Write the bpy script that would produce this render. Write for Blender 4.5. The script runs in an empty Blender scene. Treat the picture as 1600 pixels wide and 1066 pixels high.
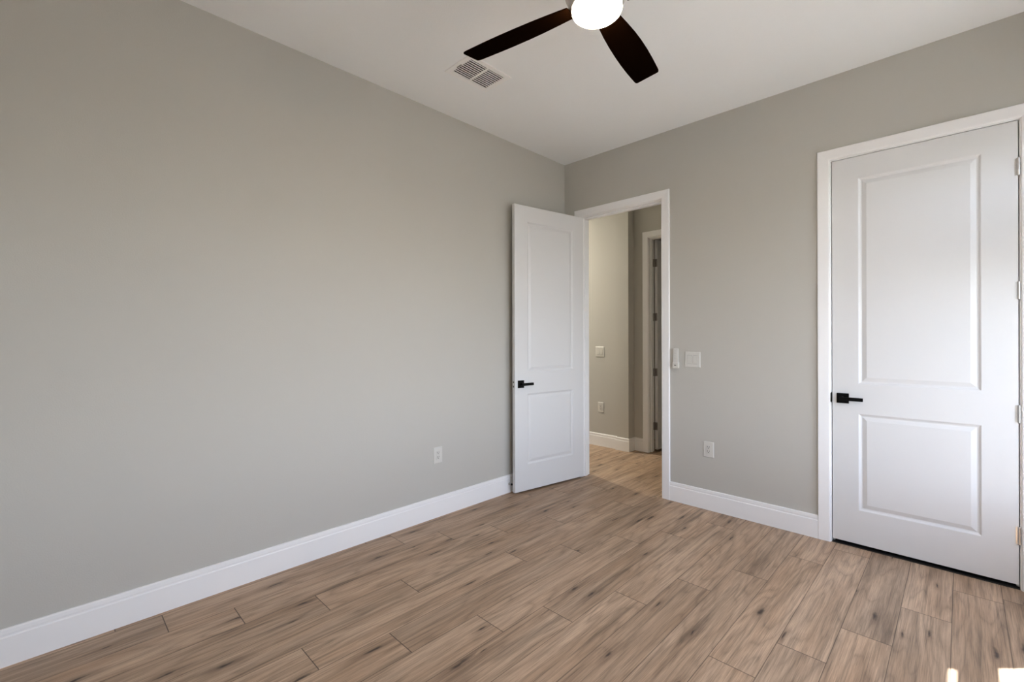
import bpy, bmesh, math, random
from mathutils import Vector, Matrix

sc = bpy.context.scene
COL = sc.collection
random.seed(7)
R = math.radians

# ------------------------------------------------------------------ camera
F_PX, YAW, Y_H = 713.584, 0.777413, 526.9977
CAM = Vector((2.79525, -3.58759, 1.34))
ROLL = -0.0026519
d_ = Vector((-math.sin(YAW), math.cos(YAW), 0))
r_ = Vector((math.cos(YAW), math.sin(YAW), 0))
right = (r_ + Vector((0, 0, 1)) * ROLL).normalized()
back = -d_
up = back.cross(right).normalized()
cam_d = bpy.data.cameras.new('camera')
cam = bpy.data.objects.new('camera', cam_d)
COL.objects.link(cam)
M4 = Matrix((right, up, back)).transposed().to_4x4()
M4.translation = CAM
cam.matrix_world = M4
cam_d.sensor_fit = 'HORIZONTAL'
cam_d.sensor_width = 36.0
cam_d.lens = F_PX / 1600 * 36.0
cam_d.shift_y = -(533 - Y_H) / 1600
cam_d.clip_start = 0.02
sc.camera = cam

# ------------------------------------------------------------------ view
sc.view_settings.view_transform = 'Standard'
sc.view_settings.look = 'None'
sc.view_settings.gamma = 1.0
sc.view_settings.use_curve_mapping = False
sc.view_settings.exposure = 1.08
sc.cycles.max_bounces = 16
sc.cycles.diffuse_bounces = 12
sc.cycles.glossy_bounces = 6

SKY_STRENGTH = 24.0
SUN_ENERGY = 26.0
LENS_EMIT = 42.0
HALL_POWER = 29.0

# ------------------------------------------------------------------ world
w = bpy.data.worlds.new('world')
sc.world = w
w.use_nodes = True
nt = w.node_tree
nt.nodes.clear()
wo = nt.nodes.new('ShaderNodeOutputWorld')
bg = nt.nodes.new('ShaderNodeBackground')
sky = nt.nodes.new('ShaderNodeTexSky')
sky.sky_type = 'HOSEK_WILKIE'
sky.turbidity = 3.0
sky.ground_albedo = 0.4
sky.sun_direction = Vector((0.29, 0.29, 0.91)).normalized()
hsv = nt.nodes.new('ShaderNodeHueSaturation')
hsv.inputs['Saturation'].default_value = 0.5
nt.links.new(sky.outputs[0], hsv.inputs['Color'])
nt.links.new(hsv.outputs[0], bg.inputs['Color'])
bg.inputs['Strength'].default_value = SKY_STRENGTH
nt.links.new(bg.outputs[0], wo.inputs['Surface'])

# ------------------------------------------------------------------ sun
KS = 3.162
el = math.atan(KS / math.sqrt(2))
sun_d = bpy.data.lights.new('sun', 'SUN')
sun_d.energy = SUN_ENERGY
sun_d.angle = R(0.53)
sun_d.color = (1.0, 0.985, 0.96)
sun = bpy.data.objects.new('sun', sun_d)
COL.objects.link(sun)
trav = Vector((-math.cos(el) * .70711, -math.cos(el) * .70711, -math.sin(el)))
sun.rotation_euler = trav.to_track_quat('-Z', 'Y').to_euler()
sun.location = (6, 3, 8)

# window portal (guides sky light through the window opening)
WY0, WY1, WZ0, WZ1 = -0.88, -0.291, 0.45, 2.40
XR = 3.40
FILL_W = (-2.95, -1.40, 0.70, 2.15)                  # unseen window added nearer the camera to light the left wall
for nm, (a_, b_, c_, e_) in (('window_portal', (WY0, WY1, WZ0, WZ1)), ('fill_window_portal', FILL_W)):
    pd = bpy.data.lights.new(nm, 'AREA')
    pd.shape = 'RECTANGLE'
    pd.size = b_ - a_
    pd.size_y = e_ - c_
    pd.cycles.is_portal = True
    po = bpy.data.objects.new(nm, pd)
    COL.objects.link(po)
    po.location = (3.53, (a_ + b_) / 2, (c_ + e_) / 2)
    po.rotation_euler = (R(90), 0, R(90))

H = 3.038
# ------------------------------------------------------------------ helpers
def lin(c):
    return tuple((x / 255 / 12.92) if x / 255 <= .04045 else ((x / 255 + .055) / 1.055) ** 2.4 for x in c) + (1,)

def mat(name, color, rough=.5, metal=0.0, bump=None, spec=.5, emit=None, coat=0):
    m = bpy.data.materials.new(name)
    m.use_nodes = True
    t = m.node_tree
    b = t.nodes['Principled BSDF']
    b.inputs['Base Color'].default_value = tuple(color)[:3] + (1,)
    b.inputs['Roughness'].default_value = rough
    b.inputs['Metallic'].default_value = metal
    b.inputs['Specular IOR Level'].default_value = spec
    b.inputs['Coat Weight'].default_value = coat
    tc = t.nodes.new('ShaderNodeTexCoord')
    n = t.nodes.new('ShaderNodeTexNoise')
    t.links.new(tc.outputs['Object'], n.inputs['Vector'])
    if bump:
        n.inputs['Scale'].default_value = bump[0]
        n.inputs['Detail'].default_value = bump[3] if len(bump) > 3 else 3
        bp = t.nodes.new('ShaderNodeBump')
        bp.inputs['Strength'].default_value = bump[1]
        bp.inputs['Distance'].default_value = bump[2]
        t.links.new(n.outputs['Fac'], bp.inputs['Height'])
        t.links.new(bp.outputs['Normal'], b.inputs['Normal'])
    else:
        n.inputs['Scale'].default_value = 40
        mr = t.nodes.new('ShaderNodeMapRange')
        mr.inputs['To Min'].default_value = max(0, rough - .03)
        mr.inputs['To Max'].default_value = min(1, rough + .03)
        t.links.new(n.outputs['Fac'], mr.inputs['Value'])
        t.links.new(mr.outputs[0], b.inputs['Roughness'])
    if emit:
        b.inputs['Emission Color'].default_value = tuple(emit[0]) + (1,)
        b.inputs['Emission Strength'].default_value = emit[1]
    return m

WALL = mat('greige_wall_paint', (.510, .499, .464), .75, bump=(170, .35, .0012, 4), spec=.25)
CEIL = mat('ceiling_paint', (.90, .92, .935), .85, bump=(120, .4, .0015, 4), spec=.2)
WHITE = mat('white_trim_paint', (.87, .87, .88), .38, bump=(90, .05, .0004), spec=.4)
DOORW = mat('white_door_paint', (.71, .715, .725), .42, bump=(220, .10, .0003), spec=.4)
PLAST = mat('almond_plastic', (.63, .62, .585), .35)
PLAST2 = mat('almond_plastic_insert', (.60, .59, .555), .3)
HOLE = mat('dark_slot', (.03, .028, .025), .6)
BLACK = mat('matte_black_metal', (.003, .003, .003), .5, metal=.0, spec=.12)
RUBBER = mat('black_rubber', (.01, .01, .01), .7)
NICKEL = mat('satin_nickel', (.62, .61, .60), .32, metal=1)
DKNICK = mat('aged_nickel_hinge', (.32, .31, .30), .38, metal=1)
BRNICK = mat('brushed_nickel_fan', (.60, .58, .56), .3, metal=1)
BLADE = mat('espresso_blade', (.0045, .0019, .0009), .5, spec=.0)
METALW = mat('white_enamel_metal', (.92, .92, .92), .4)
VENTD = mat('duct_interior', (.012, .012, .012), .8)
LENS = mat('frosted_lens', (.9, .88, .84), .5, emit=((1.0, .74, .46), LENS_EMIT))
EXT = mat('exterior_ground', (.14, .14, .13), .9)
STONE = mat('grey_stone_sill', (.30, .29, .27), .35)
GREY = mat('grey_print', (.25, .25, .25), .5)

def glass_mat():
    m = bpy.data.materials.new('window_glass')
    m.use_nodes = True
    t = m.node_tree
    t.nodes.clear()
    o = t.nodes.new('ShaderNodeOutputMaterial')
    mx = t.nodes.new('ShaderNodeMixShader')
    tr = t.nodes.new('ShaderNodeBsdfTransparent')
    gl = t.nodes.new('ShaderNodeBsdfGlossy')
    gl.inputs['Roughness'].default_value = .02
    mx.inputs[0].default_value = .05
    t.links.new(tr.outputs[0], mx.inputs[1])
    t.links.new(gl.outputs[0], mx.inputs[2])
    t.links.new(mx.outputs[0], o.inputs[0])
    return m
GLASS = glass_mat()

def floor_mat():
    m = bpy.data.materials.new('oak_plank_floor')
    m.use_nodes = True
    t = m.node_tree
    L = t.links.new
    b = t.nodes['Principled BSDF']
    def N(kind, **kw):
        n = t.nodes.new(kind)
        for k, v in kw.items():
            setattr(n, k, v)
        return n
    def math_(op, a, b_=None, c=None):
        n = N('ShaderNodeMath', operation=op)
        for i, v in enumerate((a, b_, c)):
            if v is None: continue
            if isinstance(v, (int, float)): n.inputs[i].default_value = v
            else: L(v, n.inputs[i])
        return n.outputs[0]
    def ramp(v, stops, interp='LINEAR'):
        n = N('ShaderNodeValToRGB')
        n.color_ramp.interpolation = interp
        e = n.color_ramp.elements
        while len(e) < len(stops): e.new(.5)
        for q, (p, c) in zip(e, stops):
            q.position = p
            q.color = (c, c, c, 1) if isinstance(c, (int, float)) else tuple(c) + (1,)
        L(v, n.inputs[0])
        return n.outputs[0]
    def mixc(kind, fac, a, b_):
        n = N('ShaderNodeMix', data_type='RGBA', blend_type=kind)
        if isinstance(fac, (int, float)): n.inputs[0].default_value = fac
        else: L(fac, n.inputs[0])
        for i, v in ((6, a), (7, b_)):
            if isinstance(v, tuple): n.inputs[i].default_value = v + (1,)
            else: L(v, n.inputs[i])
        return n.outputs[2]
    uv = N('ShaderNodeUVMap', uv_map='plank')        # x across (m), y along (m)
    at = N('ShaderNodeAttribute', attribute_name='rnd')
    sep = N('ShaderNodeSeparateXYZ'); L(uv.outputs[0], sep.inputs[0])
    rs = N('ShaderNodeSeparateColor'); L(at.outputs['Color'], rs.inputs[0])
    x, y = sep.outputs[0], sep.outputs[1]
    r1, r2, r3 = rs.outputs[0], rs.outputs[1], rs.outputs[2]
    def coord(sx, sy, k=17.0):
        n = N('ShaderNodeCombineXYZ')
        L(math_('MULTIPLY_ADD', x, sx, math_('MULTIPLY', r1, k * 3.1)), n.inputs[0])
        L(math_('MULTIPLY_ADD', y, sy, math_('MULTIPLY', r2, k * 2.3)), n.inputs[1])
        L(math_('MULTIPLY', r3, k), n.inputs[2])
        return n.outputs[0]
    def noise(c, scale, detail=4, rough=.55, dist=0):
        n = N('ShaderNodeTexNoise')
        L(c, n.inputs['Vector'])
        n.inputs['Scale'].default_value = scale
        n.inputs['Detail'].default_value = detail
        n.inputs['Roughness'].default_value = rough
        n.inputs['Distortion'].default_value = dist
        return n.outputs['Fac']
    # cathedral rings: contour lines of a stretched noise
    big = noise(coord(7.0, .8), 1.0, 2, .45)
    wob = noise(coord(55, 2.0), 1.0, 3, .6)
    rings = math_('PINGPONG', math_('MULTIPLY_ADD', wob, .8, math_('MULTIPLY', big, 22.0)), 1.0)
    ringc = ramp(rings, [(.0, .60), (.25, .90), (.6, 1.0), (1.0, 1.12)])
    fine = noise(coord(300, 6), 1.0, 4, .7)
    finec = ramp(fine, [(.30, .42), (.48, .95), (.70, 1.32)])
    mid = noise(coord(90, 1.7), 1.0, 4, .65)
    midc = ramp(mid, [(.28, .55), (.47, .97), (.7, 1.18)])
    smoke = noise(coord(20, 1.0, 29), 1.0, 4, .6)
    smokec = ramp(smoke, [(.30, .38), (.45, .95), (.8, 1.06)])
    # knots
    kc = N('ShaderNodeCombineXYZ')
    L(math_('MULTIPLY_ADD', x, 9.5, math_('MULTIPLY', r3, 40)), kc.inputs[0])
    L(math_('MULTIPLY_ADD', y, 1.7, math_('MULTIPLY', r1, 31)), kc.inputs[1])
    kn = N('ShaderNodeTexNoise'); L(coord(45, 16), kn.inputs['Vector']); kn.inputs['Scale'].default_value = 1
    off = N('ShaderNodeVectorMath', operation='MULTIPLY_ADD')
    L(kn.outputs['Color'], off.inputs[0]); off.inputs[1].default_value = (.20, .14, 0); L(kc.outputs[0], off.inputs[2])
    vo = N('ShaderNodeTexVoronoi', voronoi_dimensions='2D'); L(off.outputs[0], vo.inputs['Vector'])
    vo.inputs['Scale'].default_value = 1.0
    vo.inputs['Randomness'].default_value = .85
    vs = N('ShaderNodeSeparateColor'); L(vo.outputs['Color'], vs.inputs[0])
    keep = math_('GREATER_THAN', vs.outputs[0], .50)
    size = math_('MULTIPLY_ADD', vs.outputs[1], .9, .55)
    dd = math_('DIVIDE', vo.outputs['Distance'], size)
    kcore = math_('MULTIPLY', ramp(dd, [(.02, 1.0), (.075, 0.0)]), keep)
    khalo = math_('MULTIPLY', ramp(dd, [(.03, 1.0), (.26, 0.0)], 'EASE'), keep)
    # base tone
    base = mixc('MIX', ramp(noise(coord(9, 1.1, 11), 1.0, 2), [(.3, 0.0), (.7, 1.0)]), (.375, .250, .163), (.480, .345, .243))
    tone = math_('MULTIPLY_ADD', r2, .22, .90)
    tn = N('ShaderNodeCombineColor'); [L(tone, tn.inputs[i]) for i in range(3)]
    c = mixc('MULTIPLY', 1.0, base, tn.outputs[0])
    c = mixc('MULTIPLY', .55, c, ringc)
    c = mixc('MULTIPLY', .75, c, finec)
    c = mixc('MULTIPLY', .65, c, midc)
    c = mixc('MULTIPLY', .75, c, smokec)
    c = mixc('MIX', math_('MULTIPLY', khalo, .45), c, (.11, .068, .045))
    c = mixc('MIX', math_('MULTIPLY', kcore, .9), c, (.030, .018, .013))
    # seams
    uw = N('ShaderNodeAttribute', attribute_name='edge')
    es = N('ShaderNodeSeparateColor'); L(uw.outputs['Color'], es.inputs[0])
    PW = .1815
    ex = math_('MULTIPLY', math_('MINIMUM', es.outputs[0], math_('SUBTRACT', 1.0, es.outputs[0])), PW)
    ey = math_('MULTIPLY', math_('MINIMUM', es.outputs[1], math_('SUBTRACT', 1.0, es.outputs[1])), 1.236)
    sx_ = ramp(math_('MULTIPLY', ex, 100), [(.10, 1.0), (.20, 0.0)])
    sy_ = ramp(math_('MULTIPLY', ey, 100), [(.13, 1.0), (.26, 0.0)])
    seam = math_('MAXIMUM', math_('MULTIPLY', sx_, .85), sy_)
    c = mixc('MIX', math_('MULTIPLY', seam, .85), c, (.05, .03, .02))
    L(c, b.inputs['Base Color'])
    rr = N('ShaderNodeMapRange'); L(fine, rr.inputs['Value'])
    rr.inputs['To Min'].default_value = .42; rr.inputs['To Max'].default_value = .58
    L(rr.outputs[0], b.inputs['Roughness'])
    b.inputs['Specular IOR Level'].default_value = .42
    hgt = math_('SUBTRACT', math_('MULTIPLY', fine, .35), math_('MULTIPLY', seam, 1.5))
    bp = N('ShaderNodeBump'); bp.inputs['Strength'].default_value = .35; bp.inputs['Distance'].default_value = .0008
    L(hgt, bp.inputs['Height']); L(bp.outputs[0], b.inputs['Normal'])
    return m
FLOOR = floor_mat()

# mesh helpers ---------------------------------------------------------------
def obj(name, bm, m, parent=None, loc=(0, 0, 0), rot=(0, 0, 0), smooth=False, bevel=0, seg=2):
    bmesh.ops.recalc_face_normals(bm, faces=bm.faces)
    me = bpy.data.meshes.new(name)
    bm.to_mesh(me); bm.free()
    me.materials.append(m)
    if smooth:
        for p in me.polygons: p.use_smooth = True
        try: me.set_sharp_from_angle(angle=R(40))
        except Exception: pass
    o = bpy.data.objects.new(name, me)
    COL.objects.link(o)
    o.location = loc; o.rotation_euler = rot
    if parent: o.parent = parent
    if bevel:
        md = o.modifiers.new('bevel', 'BEVEL'); md.width = bevel; md.segments = seg
        md.limit_method = 'ANGLE'; md.angle_limit = R(50)
        if not smooth: md.harden_normals = False
    return o

def box(bm, x0, x1, y0, y1, z0, z1, M=None):
    c = [(x, y, z) for x in (x0, x1) for y in (y0, y1) for z in (z0, z1)]
    vs = [bm.verts.new(M @ Vector(p) if M else p) for p in c]
    for f in ((0, 1, 3, 2), (4, 6, 7, 5), (0, 4, 5, 1), (2, 3, 7, 6), (0, 2, 6, 4), (1, 5, 7, 3)):
        bm.faces.new([vs[i] for i in f])

def boxes(*bs):
    bm = bmesh.new()
    for b in bs: box(bm, *b)
    return bm

def loft(bm, rings, close=False, cap=True):
    """rings: list of equal-length point lists, profile closed"""
    V = [[bm.verts.new(p) for p in r] for r in rings]
    n = len(V[0])
    seq = list(zip(V, V[1:])) + ([(V[-1], V[0])] if close else [])
    for a, b in seq:
        for i in range(n):
            j = (i + 1) % n
            bm.faces.new((a[i], a[j], b[j], b[i]))
    if cap and not close:
        bm.faces.new(V[0]); bm.faces.new(V[-1][::-1])

def lathe(bm, prof, n=48, M=None):
    """prof: (r,z) list; r==0 endpoints make poles"""
    rows = []
    for r, z in prof:
        if r < 1e-6:
            p = Vector((0, 0, z)); rows.append([bm.verts.new(M @ p if M else p)])
        else:
            row = []
            for i in range(n):
                a = 2 * math.pi * i / n
                p = Vector((r * math.cos(a), r * math.sin(a), z))
                row.append(bm.verts.new(M @ p if M else p))
            rows.append(row)
    for a, b in zip(rows, rows[1:]):
        for i in range(n):
            j = (i + 1) % n
            if len(a) == 1 and len(b) == 1: continue
            if len(a) == 1: bm.faces.new((a[0], b[i], b[j]))
            elif len(b) == 1: bm.faces.new((a[i], a[j], b[0]))
            else: bm.faces.new((a[i], a[j], b[j], b[i]))

def prism(bm, pts, z0, z1, M=None):
    f = lambda p: (M @ Vector(p)) if M else p
    loft(bm, [[f((x, y, z0)) for x, y in pts], [f((x, y, z1)) for x, y in pts]])

def rrect(x0, x1, y0, y1, r, n=5):
    out = []
    for cx, cy, a0 in ((x1 - r, y1 - r, 0), (x0 + r, y1 - r, 90), (x0 + r, y0 + r, 180), (x1 - r, y0 + r, 270)):
        for i in range(n + 1):
            a = R(a0 + 90 * i / n)
            out.append((cx + r * math.cos(a), cy + r * math.sin(a)))
    return out

def struct(o):
    o['kind'] = 'structure'
    return o

def thing(name, label, cat, loc=(0, 0, 0), rot=(0, 0, 0), group=None):
    o = bpy.data.objects.new(name, None)
    o.empty_display_size = .05
    COL.objects.link(o)
    o.location = loc; o.rotation_euler = rot
    o['label'] = label; o['category'] = cat
    if group: o['group'] = group
    return o

def copy_tree(o, parent=None):
    c = o.copy(); COL.objects.link(c)
    if parent: c.parent = parent
    for ch in list(o.children): copy_tree(ch, c)
    return c

# ------------------------------------------------------------------ shell
T = .12
X0, X1, Y0, Y1 = -2.62, XR + T, -4.32, 2.92
HY = 1.18            # hallway far wall

def floor_mesh():
    PW, PL, XS = .1815, 1.236, .0385
    known = {0: -3.204, 1: -2.942, 2: -2.617, 3: -2.222, 4: -2.823, 5: -2.505, 6: -2.139, 7: -1.862,
             8: -1.494, 9: -1.143, 10: -.824, 11: -1.644, 12: -1.354, 13: -1.033, 14: -.632, 15: -.243}
    bm = bmesh.new()
    uvl = bm.loops.layers.uv.new('plank')
    cr = bm.loops.layers.float_color.new('rnd')
    ce = bm.loops.layers.float_color.new('edge')
    rng = random.Random(11)
    k0 = math.floor((X0 - XS) / PW)
    k1 = math.floor((X1 - XS) / PW)
    for k in range(k0, k1 + 1):
        a = XS + k * PW
        ph = known.get(k, rng.uniform(-3, -1.8))
        j = ph - PL * math.ceil((ph - Y0) / PL)
        while j < Y1:
            ra, rb, rc = rng.random(), rng.random(), rng.random()
            xa, xb, ya, yb = max(a, X0), min(a + PW, X1), max(j, Y0), min(j + PL, Y1)
            if xb - xa > 1e-4 and yb - ya > 1e-4:
                f = bm.faces.new([bm.verts.new((px, py, 0)) for px, py in ((xa, ya), (xb, ya), (xb, yb), (xa, yb))])
                for lp in f.loops:
                    px, py = lp.vert.co.x, lp.vert.co.y
                    lp[uvl].uv = (px - a, py - j)
                    lp[cr] = (ra, rb, rc, 1)
                    lp[ce] = ((px - a) / PW, (py - j) / PL, 0, 1)
            j += PL
    box(bm, X0, X1, Y0, Y1, -.15, -.004)
    return bm
bm = floor_mesh()
me = bpy.data.meshes.new('floor'); bm.to_mesh(me); bm.free(); me.materials.append(FLOOR)
fl = bpy.data.objects.new('floor', me); COL.objects.link(fl); struct(fl)
VX = (.452, .704, -1.812, -1.460)                # ceiling vent outer edges
ha, hb, hc, hd_ = VX[0] + .030, VX[1] - .030, VX[2] + .032, VX[3] - .032
struct(obj('ceiling', boxes((X0, ha, Y0, Y1, H, H + .16), (hb, X1, Y0, Y1, H, H + .16), (ha, hb, Y0, hc, H, H + .16), (ha, hb, hd_, Y1, H, H + .16)), CEIL))

# door numbers
DT = 2.481                       # jamb underside
O1 = (.203, 1.013)               # bedroom door opening (jamb faces)
O2 = (2.190, 3.014)              # closet opening
O3 = (.222, 1.04)                # hallway door opening
JB = .018                        # jamb board thickness

def wall_with_holes(a0, a1, z1, holes):
    """list of rects (a,b,z0,z1) in wall plane"""
    out = []; cur = a0
    for (h0, h1, hz0, hz1) in sorted(holes):
        out.append((cur, h0, 0, z1))
        out.append((h0, h1, hz1, z1))
        if hz0 > 0: out.append((h0, h1, 0, hz0))
        cur = h1
    out.append((cur, a1, 0, z1))
    return out

struct(obj('wall_left', boxes((-T, 0, Y0, 0, 0, H)), WALL))
struct(obj('wall_back', boxes(*[(a, b, 0, T, z0, z1) for a, b, z0, z1 in wall_with_holes(
    X0, X1, H, [(O1[0] - JB, O1[1] + JB, 0, DT + JB), (O2[0] - JB, O2[1] + JB, 0, DT + JB)])]), WALL))
struct(obj('wall_right', boxes(*[(XR, XR + T, a, b, z0, z1) for a, b, z0, z1 in wall_with_holes(
    Y0, 0, H, [(WY0, WY1, WZ0, WZ1), FILL_W])]), WALL))
struct(obj('wall_front', boxes((0, XR, Y0, Y0 + T, 0, H)), WALL))
# hallway far wall: recessed stretch, pilaster, return, wall with the door
HX = [(-.13, HY), (.03, 1.155), 1.285]
bm = bmesh.new()
prism(bm, [(X0, HY + T), (X0, HY), (-.125, HY), (-.125, 1.155), (.03, 1.155), (.03, 1.285), (O3[0] - JB, 1.285), (O3[0] - JB, 1.405), (-.08, 1.405), (-.08, HY + T)], 0, H)
box(bm, O3[0] - JB, O3[1] + JB, 1.285, 1.405, DT + JB, H)
box(bm, O3[1] + JB, 1.72, 1.285, 1.405, 0, H)
struct(obj('wall_hallway', bm, WALL))
struct(obj('wall_hallway_right', boxes((1.6, 1.72, T, 1.285, 0, H)), WALL))
struct(obj('wall_hallway_left', boxes((X0, X0 + T, T, HY, 0, H)), WALL))
struct(obj('wall_far_room', boxes((-.20, 1.84, 2.8, 2.92, 0, H), (-.20, -.08, 1.405, 2.8, 0, H), (1.72, 1.84, 1.285, 2.8, 0, H)), WALL))
struct(obj('wall_closet', boxes((1.72, 1.84, T, .85, 0, H), (1.84, X1, .73, .85, 0, H), (XR, X1, T, .73, 0, H)), WALL))

# ------------------------------------------------------------------ trim
BP = [(0, 0), (.0145, 0), (.0145, .118), (.0125, .1215), (.0105, .1225), (.0105, .128), (.0115, .132), (.0105, .149), (.0070, .1525), (0, .1525)]
def baseboard(name, pts):
    """pts: polyline on floor; room lies to the LEFT of travel; mitred"""
    n = len(pts)
    rings = []
    P = [Vector((x, y)) for x, y in pts]
    for i in range(n):
        ds = []
        if i > 0: ds.append((P[i] - P[i - 1]).normalized())
        if i < n - 1: ds.append((P[i + 1] - P[i]).normalized())
        ns = [Vector((-q.y, q.x)) for q in ds]
        if len(ns) == 2:
            m = (ns[0] + ns[1]) / (1 + ns[0].dot(ns[1]))
        else: m = ns[0]
        rings.append([(P[i].x + m.x * t, P[i].y + m.y * t, z) for t, z in BP])
    bm = bmesh.new(); loft(bm, rings)
    return struct(obj(name, bm, WHITE))
CW = .069
baseboard('baseboard_left', [(0, 0), (0, Y0 + T)][::1])
baseboard('baseboard_back', [(O2[0] - .005 - CW, 0), (O1[1] + .005 + CW, 0)])
baseboard('baseboard_corner', [(O1[0] - .005 - CW, 0), (.0145, 0)])
baseboard('baseboard_right', [(XR, Y0 + T), (XR, 0), (O2[1] + .005 + CW, 0)])
baseboard('baseboard_front', [(.0145, Y0 + T), (XR - .0145, Y0 + T)])
baseboard('baseboard_hallway', [(O3[0] - .005 - CW, 1.285), (.03, 1.285), (.03, 1.155), (-.125, 1.155), (-.125, HY), (X0 + T, HY)])

CP = [(0, 0), (.0, .006), (.004, .0115), (.010, .0135), (.058, .0165), (.066, .0165), (CW, .0135), (CW, 0)]
def casing(name, xl, xr, zt, y, sgn):
    """picture-frame casing around opening; profile (s out from inner edge, t off the wall)"""
    bm = bmesh.new()
    f = lambda x, t, z: (x, y + sgn * t, z)
    loft(bm, [[f(xl - s, t, 0) for s, t in CP], [f(xl - s, t, zt + s) for s, t in CP],
              [f(xr + s, t, zt + s) for s, t in CP], [f(xr + s, t, 0) for s, t in CP]])
    return struct(obj(name, bm, WHITE))
casing('trim_1', O1[0] - .005, O1[1] + .005, DT + .005, 0, -1)
casing('trim_2', O2[0] - .005, O2[1] + .005, DT + .005, 0, -1)
casing('trim_3', O1[0] - .005, O1[1] + .005, DT + .005, T, 1)
casing('trim_4', O3[0] - .005, O3[1] + .005, DT + .005, 1.285, -1)

def jamb(name, O, y0, y1, s0, s1):
    """jamb boards with a stop strip from y=s0..s1"""
    bm = boxes((O[0] - JB, O[0], y0, y1, 0, DT + JB), (O[1], O[1] + JB, y0, y1, 0, DT + JB), (O[0], O[1], y0, y1, DT, DT + JB),
               (O[0], O[0] + .011, s0, s1, 0, DT), (O[1] - .011, O[1], s0, s1, 0, DT), (O[0] + .011, O[1] - .011, s0, s1, DT - .011, DT))
    return struct(obj(name, bm, WHITE, bevel=.0012, seg=1))
jamb('trim_5', O1, 0, T, .040, .078)
jamb('trim_6', O2, 0, T, .040, .078)
jamb('trim_7', O3, 1.285, 1.405, 1.325, 1.363)

# ------------------------------------------------------------------ doors
def door_slab_bm(wd, z0, z1, th=.0349):
    """slab: x 0..wd, room face y=0, back y=th"""
    bm = bmesh.new()
    sx, rails = .136, [(.2395, .851), (1.0375, 2.3395)]
    xs = [0, sx, wd - sx, wd]
    zs = [z0, rails[0][0], rails[0][1], rails[1][0], rails[1][1], z1]
    prof = [(0, 0), (.003, .0012), (.010, .0075), (.016, .0095), (.019, .0095), (.024, .0075), (.040, .0020), (.043, .0012)]
    for face, y, s in (('f', 0, 1), ('b', th, -1)):
        G = {}
        def v(i, j):
            if (i, j) not in G: G[(i, j)] = bm.verts.new((xs[i], y, zs[j]))
            return G[(i, j)]
        for i in range(3):
            for j in range(5):
                if i == 1 and j in (1, 3):
                    a0, a1, b0, b1 = xs[1], xs[2], zs[j], zs[j + 1]
                    prev = [v(1, j), v(2, j), v(2, j + 1), v(1, j + 1)]
                    for d, dep in prof[1:]:
                        cur = [bm.verts.new(p) for p in ((a0 + d, y + s * dep, b0 + d), (a1 - d, y + s * dep, b0 + d),
                                                         (a1 - d, y + s * dep, b1 - d), (a0 + d, y + s * dep, b1 - d))]
                        for q in range(4):
                            bm.faces.new((prev[q], prev[(q + 1) % 4], cur[(q + 1) % 4], cur[q]))
                        prev = cur
                    bm.faces.new(prev)
                else:
                    bm.faces.new((v(i, j), v(i + 1, j), v(i + 1, j + 1), v(i, j + 1)))
        if face == 'f': GF = dict(G)
        else: GB = dict(G)
    loop = [(i, 0) for i in range(4)] + [(3, j) for j in range(1, 6)] + [(i, 5) for i in (2, 1, 0)] + [(0, j) for j in (4, 3, 2, 1)]
    for a, b in zip(loop, loop[1:] + loop[:1]):
        bm.faces.new((GF[a], GF[b], GB[b], GB[a]))
    return bm

def lever_set(parent, x, z, y, out, dirx):
    """square rose and flat lever; out = -1/+1 along y, lever runs along dirx"""
    h = obj('door_handle', boxes((x - .032, x + .032, y, y + out * .008, z - .032, z + .032)), BLACK, parent, bevel=.0012)
    h['label'] = 'matte black square rose'
    bm = bmesh.new()
    Mx = Matrix.Translation((x, y, z)) @ Matrix.Rotation(R(90) if out < 0 else R(-90), 4, 'X')
    lathe(bm, [(0, .007), (.012, .007), (.012, .040), (0, .040)], 20, Mx)
    x0, x1 = sorted((x - dirx * .013, x + dirx * .108))
    ya, yb = sorted((y + out * .036, y + out * .048))
    box(bm, x0, x1, ya, yb, z - .011, z + .011)
    lv = obj('lever', bm, BLACK, h, bevel=.0015)
    return h

def hinge(parent, x, y, z, m, leaf_dirs, hh=.0445, rad=.0065):
    bm = bmesh.new()
    lathe(bm, [(0, z - hh - .003), (.0035, z - hh - .003), (.0045, z - hh), (rad, z - hh), (rad, z - hh / 3 - .0006), (rad - .001, z - hh / 3), (rad, z - hh / 3 + .0006),
               (rad, z + hh / 3 - .0006), (rad - .001, z + hh / 3), (rad, z + hh / 3 + .0006), (rad, z + hh), (.0045, z + hh), (.0035, z + hh + .003), (0, z + hh + .003)], 14,
          Matrix.Translation((x, y, 0)))
    for (ax, ay, bx, by) in leaf_dirs:
        xa, xb = sorted((ax, bx)); ya, yb = sorted((ay, by))
        box(bm, xa, xb, ya, yb, z - hh, z + hh)
    return obj('hinge', bm, m, parent, smooth=True)

HZ = (.287, .928, 1.580, 2.232)
# closet door (closed, opens into the room, hinges on the right)
d1 = struct(obj('door_1', door_slab_bm(.815, .026, 2.477), DOORW, None, (2.1945, .0005, 0), bevel=.001, seg=1))
hd = lever_set(d1, .056, .9425, 0, -1, 1)
for z in HZ:
    hinge(d1, .8165, -.0075, z, NICKEL, [(.803, -.0012, .8165, .0002), (.8170, -.0075, .8182, .020)])
bm = bmesh.new()
Mx = Matrix.Translation((-.0045, -.002, .9425)) @ Matrix.Rotation(R(90), 4, 'X')
prism(bm, [(-.0075 * math.cos(R(a)) - 0.0, .033 * math.sin(R(a))) for a in range(-90, 91, 15)] + [(.002, .030), (.002, -.030)], -.001, .004, Mx)
sp = obj('strike_plate', bm, BLACK, d1)
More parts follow.
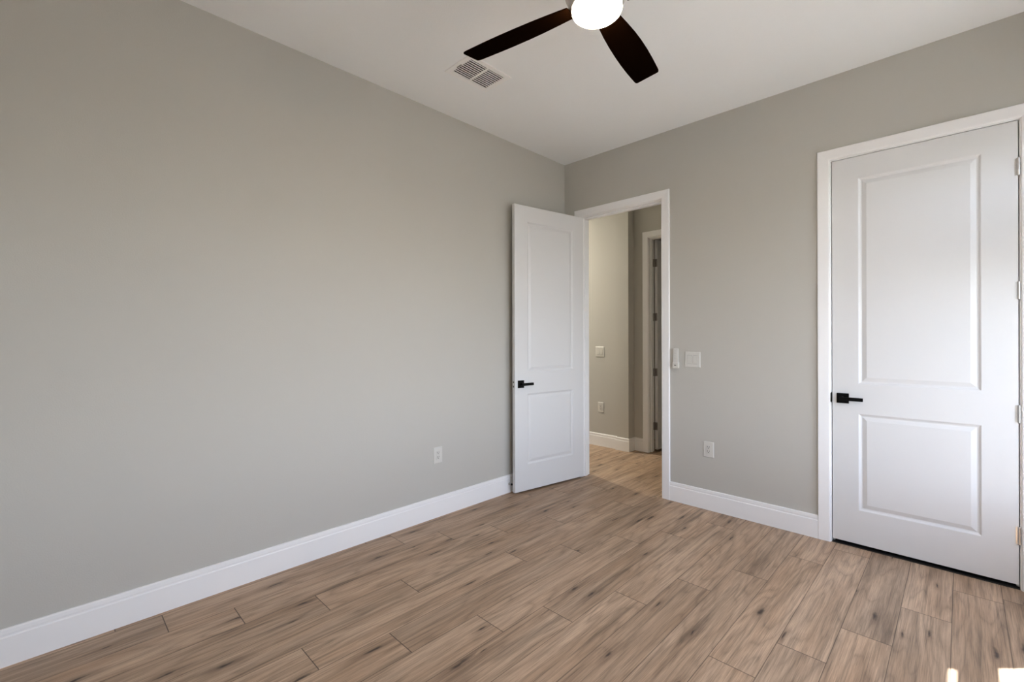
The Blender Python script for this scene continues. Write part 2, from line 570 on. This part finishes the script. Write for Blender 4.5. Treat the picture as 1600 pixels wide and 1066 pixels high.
# bedroom door: slab local frame, hinge pin at local x=0 -> free edge x=wd
def open_door(name, pin, ang, wd, z0, z1):
    """closed slab lies along +x of the pin with its pin-side face at y=0; rotate by ang"""
    return struct(obj(name, door_slab_bm(wd, z0, z1), DOORW, None, (pin[0], pin[1], 0), (0, 0, ang), bevel=.001, seg=1))
PIN = (.194, -.004)
d2 = open_door('door_2', PIN, R(-99.2), .815, .017, 2.474)
lever_set(d2, .815 - .062, .9375, .0349, 1, -1)
lever_set(d2, .815 - .062, .9375, 0, -1, -1)
lp = obj('latch_plate', boxes((.8148, .8160, .0055, .0295, .909, .966)), NICKEL, d2, bevel=.0005, seg=1)
bm = bmesh.new()
for dz in (-.019, .019):
    lathe(bm, [(0, 0), (.0065, 0), (.0065, .0009), (0, .0011)], 16, Matrix.Translation((.8159, .0175, .9375 + dz)) @ Matrix.Rotation(R(90), 4, 'Y'))
obj('latch_screw', bm, HOLE, lp)
obj('latch_bolt', boxes((.8155, .824, .011, .024, .930, .945)), NICKEL, lp, bevel=.001)
for z in HZ:
    hinge(d2, -.003, -.005, z, NICKEL, [(-.002, -.005, -.0008, .028)])
# hallway door: opened 90 degrees into the far room
PIN3 = (O3[0] + .007, 1.409)
d3 = open_door('door_3', PIN3, R(88), .81, .02, 2.474)
d3.data.transform(Matrix.Translation((0, -.0349, 0)))
for z in (.292, .925, 1.572, 2.205):
    hinge(d3, -.002, .004, z, DKNICK, [(-.0016, -.034, .0003, .000), (-.034, .0045, .0, .0065)], rad=.0075)

struct(obj('door_gap_shade', boxes((O2[0], O2[1], .001, .115, 0, .003)), HOLE))  # black strip painting the shade in the gap under the closet door

# ------------------------------------------------------------------ window
g = .05
fx0, fx1 = XR + .035, XR + .085
bm = boxes((fx0, fx1, WY0, WY0 + g, WZ0, WZ1), (fx0, fx1, WY1 - .012, WY1, WZ0, WZ1), (fx0, fx1, WY0 + g, WY1 - .012, WZ0, WZ0 + g),
           (fx0, fx1, WY0 + g, WY1 - .012, WZ1 - .012, WZ1))
win = struct(obj('window_1', bm, WHITE))
obj('sun_blocker', boxes((XR + .042, XR + .058, WY0 + g, WY1 - .012, 1.755, 2.109)), WHITE, win)  # opaque panel added out of view to split the sun patch
obj('window_pane', boxes((XR + .064, XR + .068, WY0 + .03, WY1 - .006, WZ0 + .03, WZ1 - .006)), GLASS, win)
obj('window_sill', boxes((XR - .03, XR + .034, WY0 - .03, WY1 + .03, WZ0 - .025, WZ0)), STONE, win, bevel=.003)
a_, b_, c_, e_ = FILL_W  # added window, an extra opening for daylight onto the left wall
fill_win = struct(obj('fill_window', boxes((fx0, fx1, a_, a_ + g, c_, e_), (fx0, fx1, b_ - g, b_, c_, e_), (fx0, fx1, a_ + g, b_ - g, c_, c_ + g),
                                    (fx0, fx1, a_ + g, b_ - g, e_ - g, e_), (fx0, fx1, a_ + g, b_ - g, 1.48, 1.52)), WHITE))
obj('window_pane', boxes((XR + .064, XR + .068, a_ + .03, b_ - .03, c_ + .03, e_ - .03)), GLASS, fill_win)
obj('window_sill', boxes((XR - .03, XR + .034, a_ - .03, b_ + .03, c_ - .025, c_)), STONE, fill_win, bevel=.003)
# yard outside the window
struct(obj('ground', boxes((X1, 24, -24, 20, -.35, -.2), (-20, X1, -24, Y0, -.35, -.2)), EXT))

# ------------------------------------------------------------------ ceiling fan
FX, FY, ZL = 1.8015, -2.1096, 2.598
fan = thing('ceiling_fan', 'ceiling fan with dark espresso blades, nickel housing and lit frosted bowl', 'ceiling fan', (FX, FY, 0))
bm = bmesh.new(); lathe(bm, [(0, H), (.072, H), (.072, H - .012), (.060, H - .045), (.030, H - .060), (0, H - .060)], 48)
obj('canopy', bm, BRNICK, fan, smooth=True)
bm = bmesh.new(); lathe(bm, [(0, H - .05), (.0125, H - .05), (.0125, 2.80), (0, 2.80)], 24)
obj('downrod', bm, BRNICK, fan, smooth=True)
bm = bmesh.new(); lathe(bm, [(0, 2.825), (.028, 2.825), (.034, 2.80), (.095, 2.785), (.118, 2.765), (.122, 2.735), (.122, 2.655), (.116, 2.640), (.110, 2.630), (.101, 2.612), (.0985, 2.604), (.096, 2.602), (0, 2.602)], 64)
obj('motor_housing', bm, BRNICK, fan, smooth=True)
bm = bmesh.new(); lathe(bm, [(0, ZL + .005), (.0945, ZL + .005), (.0955, ZL - .005), (.092, ZL - .014), (.081, ZL - .0235), (.060, ZL - .031), (.032, ZL - .0355), (0, ZL - .037)], 64)
obj('light_bowl', bm, LENS, fan, smooth=True)
def blade_bm():
    top, bot = [], []
    L_ = [(.105, .046, -.042), (.14, .050, -.046), (.20, .056, -.053), (.27, .061, -.060), (.34, .064, -.064), (.42, .0655, -.0655), (.50, .0645, -.0645), (.56, .062, -.0625), (.60, .060, -.061), (.612, .057, -.058), (.618, .050, -.052), (.619, .0, -.002)]
    up_ = [(u, p) for u, p, q in L_]; dn = [(u, q) for u, p, q in L_]
    pts = up_[:-1] + dn[:-1][::-1]
    bm = bmesh.new()
    prism(bm, pts, 0, .0055)
    return bm
ZB = 2.622
first = None
for k, a in enumerate((191.0, 100.5, 10.7, -79.3)):
    Mz = Matrix.Translation((0, 0, ZB)) @ Matrix.Rotation(R(a), 4, 'Z') @ Matrix.Rotation(R(-12), 4, 'X')
    if first is None:
        bl = obj('blade', blade_bm(), BLADE, fan, bevel=.0015)
        arm = bmesh.new()
        prism(arm, [(.085, -.03), (.15, -.024), (.175, 0), (.15, .024), (.085, .03)], .0056, .0105)
        obj('blade_bracket', arm, BRNICK, bl, bevel=.001)
        first = bl
    else:
        bl = copy_tree(first, fan)
    bl.matrix_local = Mz

# ------------------------------------------------------------------ ceiling vent
vx0, vx1, vy0, vy1 = VX
vent = thing('ceiling_vent', 'white rectangular louvred air vent on ceiling beside fan blade tip', 'vent', ((vx0 + vx1) / 2, (vy0 + vy1) / 2, H))
hx, hy = (vx1 - vx0) / 2, (vy1 - vy0) / 2
ix, iy = hx - .034, hy - .036
def frame_bm(ho, hi, z0, z1, zi):
    bm = bmesh.new()
    (a, b), (c, d) = ho, hi
    ring = lambda x, y, z: [(-x, -y, z), (x, -y, z), (x, y, z), (-x, y, z)]
    R_ = [ring(a, b, z0), ring(a, b, z1 + .0015), ring(a - .004, b - .004, z1), ring(c + .004, d + .004, z1), ring(c, d, z1 + .002), ring(c, d, z0)]
    V = [[bm.verts.new(p) for p in r] for r in R_]
    for p, q in zip(V, V[1:] + V[:1]):
        for i in range(4):
            j = (i + 1) % 4
            bm.faces.new((p[i], p[j], q[j], q[i]))
    return bm
obj('vent_frame', frame_bm((hx, hy), (ix, iy), 0, -.007, 0), METALW, vent)
dx_, dy_ = hx - .0305, hy - .0325
obj('duct', boxes((-dx_, -dx_ + .002, -dy_, dy_, .0, .14), (dx_ - .002, dx_, -dy_, dy_, .0, .14), (-dx_, dx_, -dy_, -dy_ + .002, 0, .14), (-dx_, dx_, dy_ - .002, dy_, 0, .14), (-dx_, dx_, -dy_, dy_, .14, .142)), VENTD, vent)
obj('centre_bar', boxes((-ix, ix, -.0055, .0055, -.0075, -.001)), METALW, vent)
sl0 = None
ns = 10
for side in (-1, 1):
    for i in range(ns):
        px = -ix + (i + .5) * 2 * ix / ns
        ang = R(14)
        if sl0 is None:
            y0_, y1_ = .0055, iy
            sl0 = obj('slat', boxes((-.0066, .0066, -(y1_ - y0_) / 2, (y1_ - y0_) / 2, -.0005, .0005)), METALW, vent)
            s_ = sl0
        else:
            s_ = sl0.copy(); COL.objects.link(s_); s_.parent = vent
        s_.location = (px, side * (.0055 + (iy - .0055) / 2), -.0052)
        s_.rotation_euler = (0, ang, 0)
obj('damper_lever', boxes((-.03, .012, -iy - .014, -iy - .010, -.012, -.0068)), GREY, vent)
sc1 = bmesh.new(); lathe(sc1, [(0, 0), (.0042, 0), (.003, -.0016), (0, -.002)], 14)
s1 = obj('screw', sc1, METALW, vent, loc=(0, hy - .014, -.007))
s2 = s1.copy(); COL.objects.link(s2); s2.location = (0, -hy + .014 - .012, -.007)

# ------------------------------------------------------------------ wall plates
def plate_bm(wd, ht, th=.0055):
    bm = bmesh.new()
    ring = lambda x, z, y: [(-x, y, -z), (x, y, -z), (x, y, z), (-x, y, z)]
    loft(bm, [ring(wd / 2, ht / 2, 0), ring(wd / 2, ht / 2, -.002), ring(wd / 2 - .004, ht / 2 - .004, -th)])
    return bm
# local frame: wall face y=0, room toward -y
def make_outlet(label, wd=.080, ht=.122):
    t = thing('wall_outlet', label, 'outlet', group='duplex outlets on the walls')
    pl = obj('cover_plate', plate_bm(wd, ht), PLAST, t, bevel=.0008)
    bm = bmesh.new(); 
    Mx = Matrix.Rotation(R(90), 4, 'X')
    prism(bm, rrect(-.0168, .0168, -.0335, .0335, .003), .0050, .0075, Mx)
    fc = obj('receptacle', bm, PLAST2, t)
    for dz in (-.0165, .0165):
        bm = bmesh.new()
        box(bm, -.0085, -.0060, -.0079, -.0074, dz + .0005, dz + .0105)
        box(bm, .0060, .0085, -.0079, -.0074, dz + .0015, dz + .0095)
        lathe(bm, [(0, .0074), (.0034, .0074), (.0034, .0079), (0, .0079)], 12, Matrix.Translation((0, 0, dz - .0055)) @ Mx)
        obj('socket', bm, HOLE, fc)
    return t
o1 = make_outlet('white duplex outlet low on the long left wall')
o1.location = (0, -1.544, .459); o1.rotation_euler = (0, 0, R(90))
o2 = copy_tree(o1); o2['label'] = 'white duplex outlet on back wall between the two doors, below the switches'
o2.location = (1.399, 0, .466); o2.rotation_euler = (0, 0, 0)
o3 = copy_tree(o1); o3['label'] = 'small white outlet in the hallway seen through the open doorway'
o3.location = (-.366, HY, .476); o3.rotation_euler = (0, 0, 0)

def make_switch(label):
    t = thing('light_switch', label, 'light switch', group='double light switches on the walls')
    obj('cover_plate', plate_bm(.124, .124), PLAST, t, bevel=.0008)
    for dx in (-.023, .023):
        bm = bmesh.new()
        rk = [(-.0165, -.0335), (.0165, -.0335), (.0165, .0335), (-.0165, .0335)]
        loft(bm, [[(dx + x, -.0050, z) for x, z in rk], [(dx + x, -.0072 if z > 0 else -.0105, z) for x, z in rk]])
        obj('rocker', bm, PLAST2, t, bevel=.0006)
        bm = bmesh.new()
        x0_, x1_, z0_, z1_, q = dx - .0178, dx + .0178, -.0352, .0352, .0018
        for b_ in ((x0_, x0_ + q, z0_, z1_), (x1_ - q, x1_, z0_, z1_), (x0_, x1_, z0_, z0_ + q), (x0_, x1_, z1_ - q, z1_)):
            box(bm, b_[0], b_[1], -.0057, -.0054, b_[2], b_[3])
        obj('rocker_gap', bm, GREY, t)
    return t
s1_ = make_switch('white double rocker light switch on back wall beside the doorway')
s1_.location = (1.275, 0, 1.158)
s2_ = copy_tree(s1_); s2_['label'] = 'white double light switch on hallway wall seen through doorway'
s2_.location = (-.378, HY, 1.158)

# fan remote in its wall holder
rem = thing('fan_remote', 'slim white fan remote in wall holder between door casing and light switch', 'remote control', (1.142, 0, 1.168))
Mx = Matrix.Rotation(R(90), 4, 'X')
bm = bmesh.new(); prism(bm, rrect(-.0205, .0205, -.079, .079, .008), .006, .021, Mx)
obj('remote_body', bm, PLAST, rem, bevel=.002)
bm = bmesh.new(); prism(bm, rrect(-.0235, .0235, -.083, -.035, .006), 0, .0255, Mx)
box(bm, -.018, .018, -.006, 0, -.036, .06)
obj('wall_holder', bm, PLAST, rem, bevel=.0015)
for i, z in enumerate((.058, .038, .018, -.002)):
    bm = bmesh.new(); prism(bm, rrect(-.011, .011, z - .0065, z + .0065, .004), .0205, .0222, Mx)
    obj('button', bm, PLAST2, rem)
bm = bmesh.new(); prism(bm, rrect(-.009, .009, -.062, -.056, .002), .0252, .0260, Mx)
obj('holder_slot', bm, HOLE, rem)

# door stop behind the open door
ds = thing('door_stop', 'small door stop with black rubber tip on left baseboard behind open door', 'door stop', (.0145, -.800, .077))
Mx = Matrix.Rotation(R(90), 4, 'Y')
bm = bmesh.new(); lathe(bm, [(0, 0), (.012, 0), (.010, .004), (.0045, .006), (.0045, .026), (0, .026)], 20, Mx)
obj('stop_base', bm, NICKEL, ds, smooth=True)
bm = bmesh.new(); lathe(bm, [(0, .025), (.0085, .025), (.009, .033), (.007, .0375), (0, .038)], 20, Mx)
obj('rubber_tip', bm, RUBBER, ds, smooth=True)

# hallway ceiling lamp light
hl = bpy.data.lights.new('hallway_lamp', 'AREA'); hl.shape = 'DISK'; hl.size = .16; hl.energy = HALL_POWER; hl.color = (1.0, .93, .80)
ho = bpy.data.objects.new('hallway_lamp', hl); COL.objects.link(ho); ho.location = (-1.75, .60, H - .01)
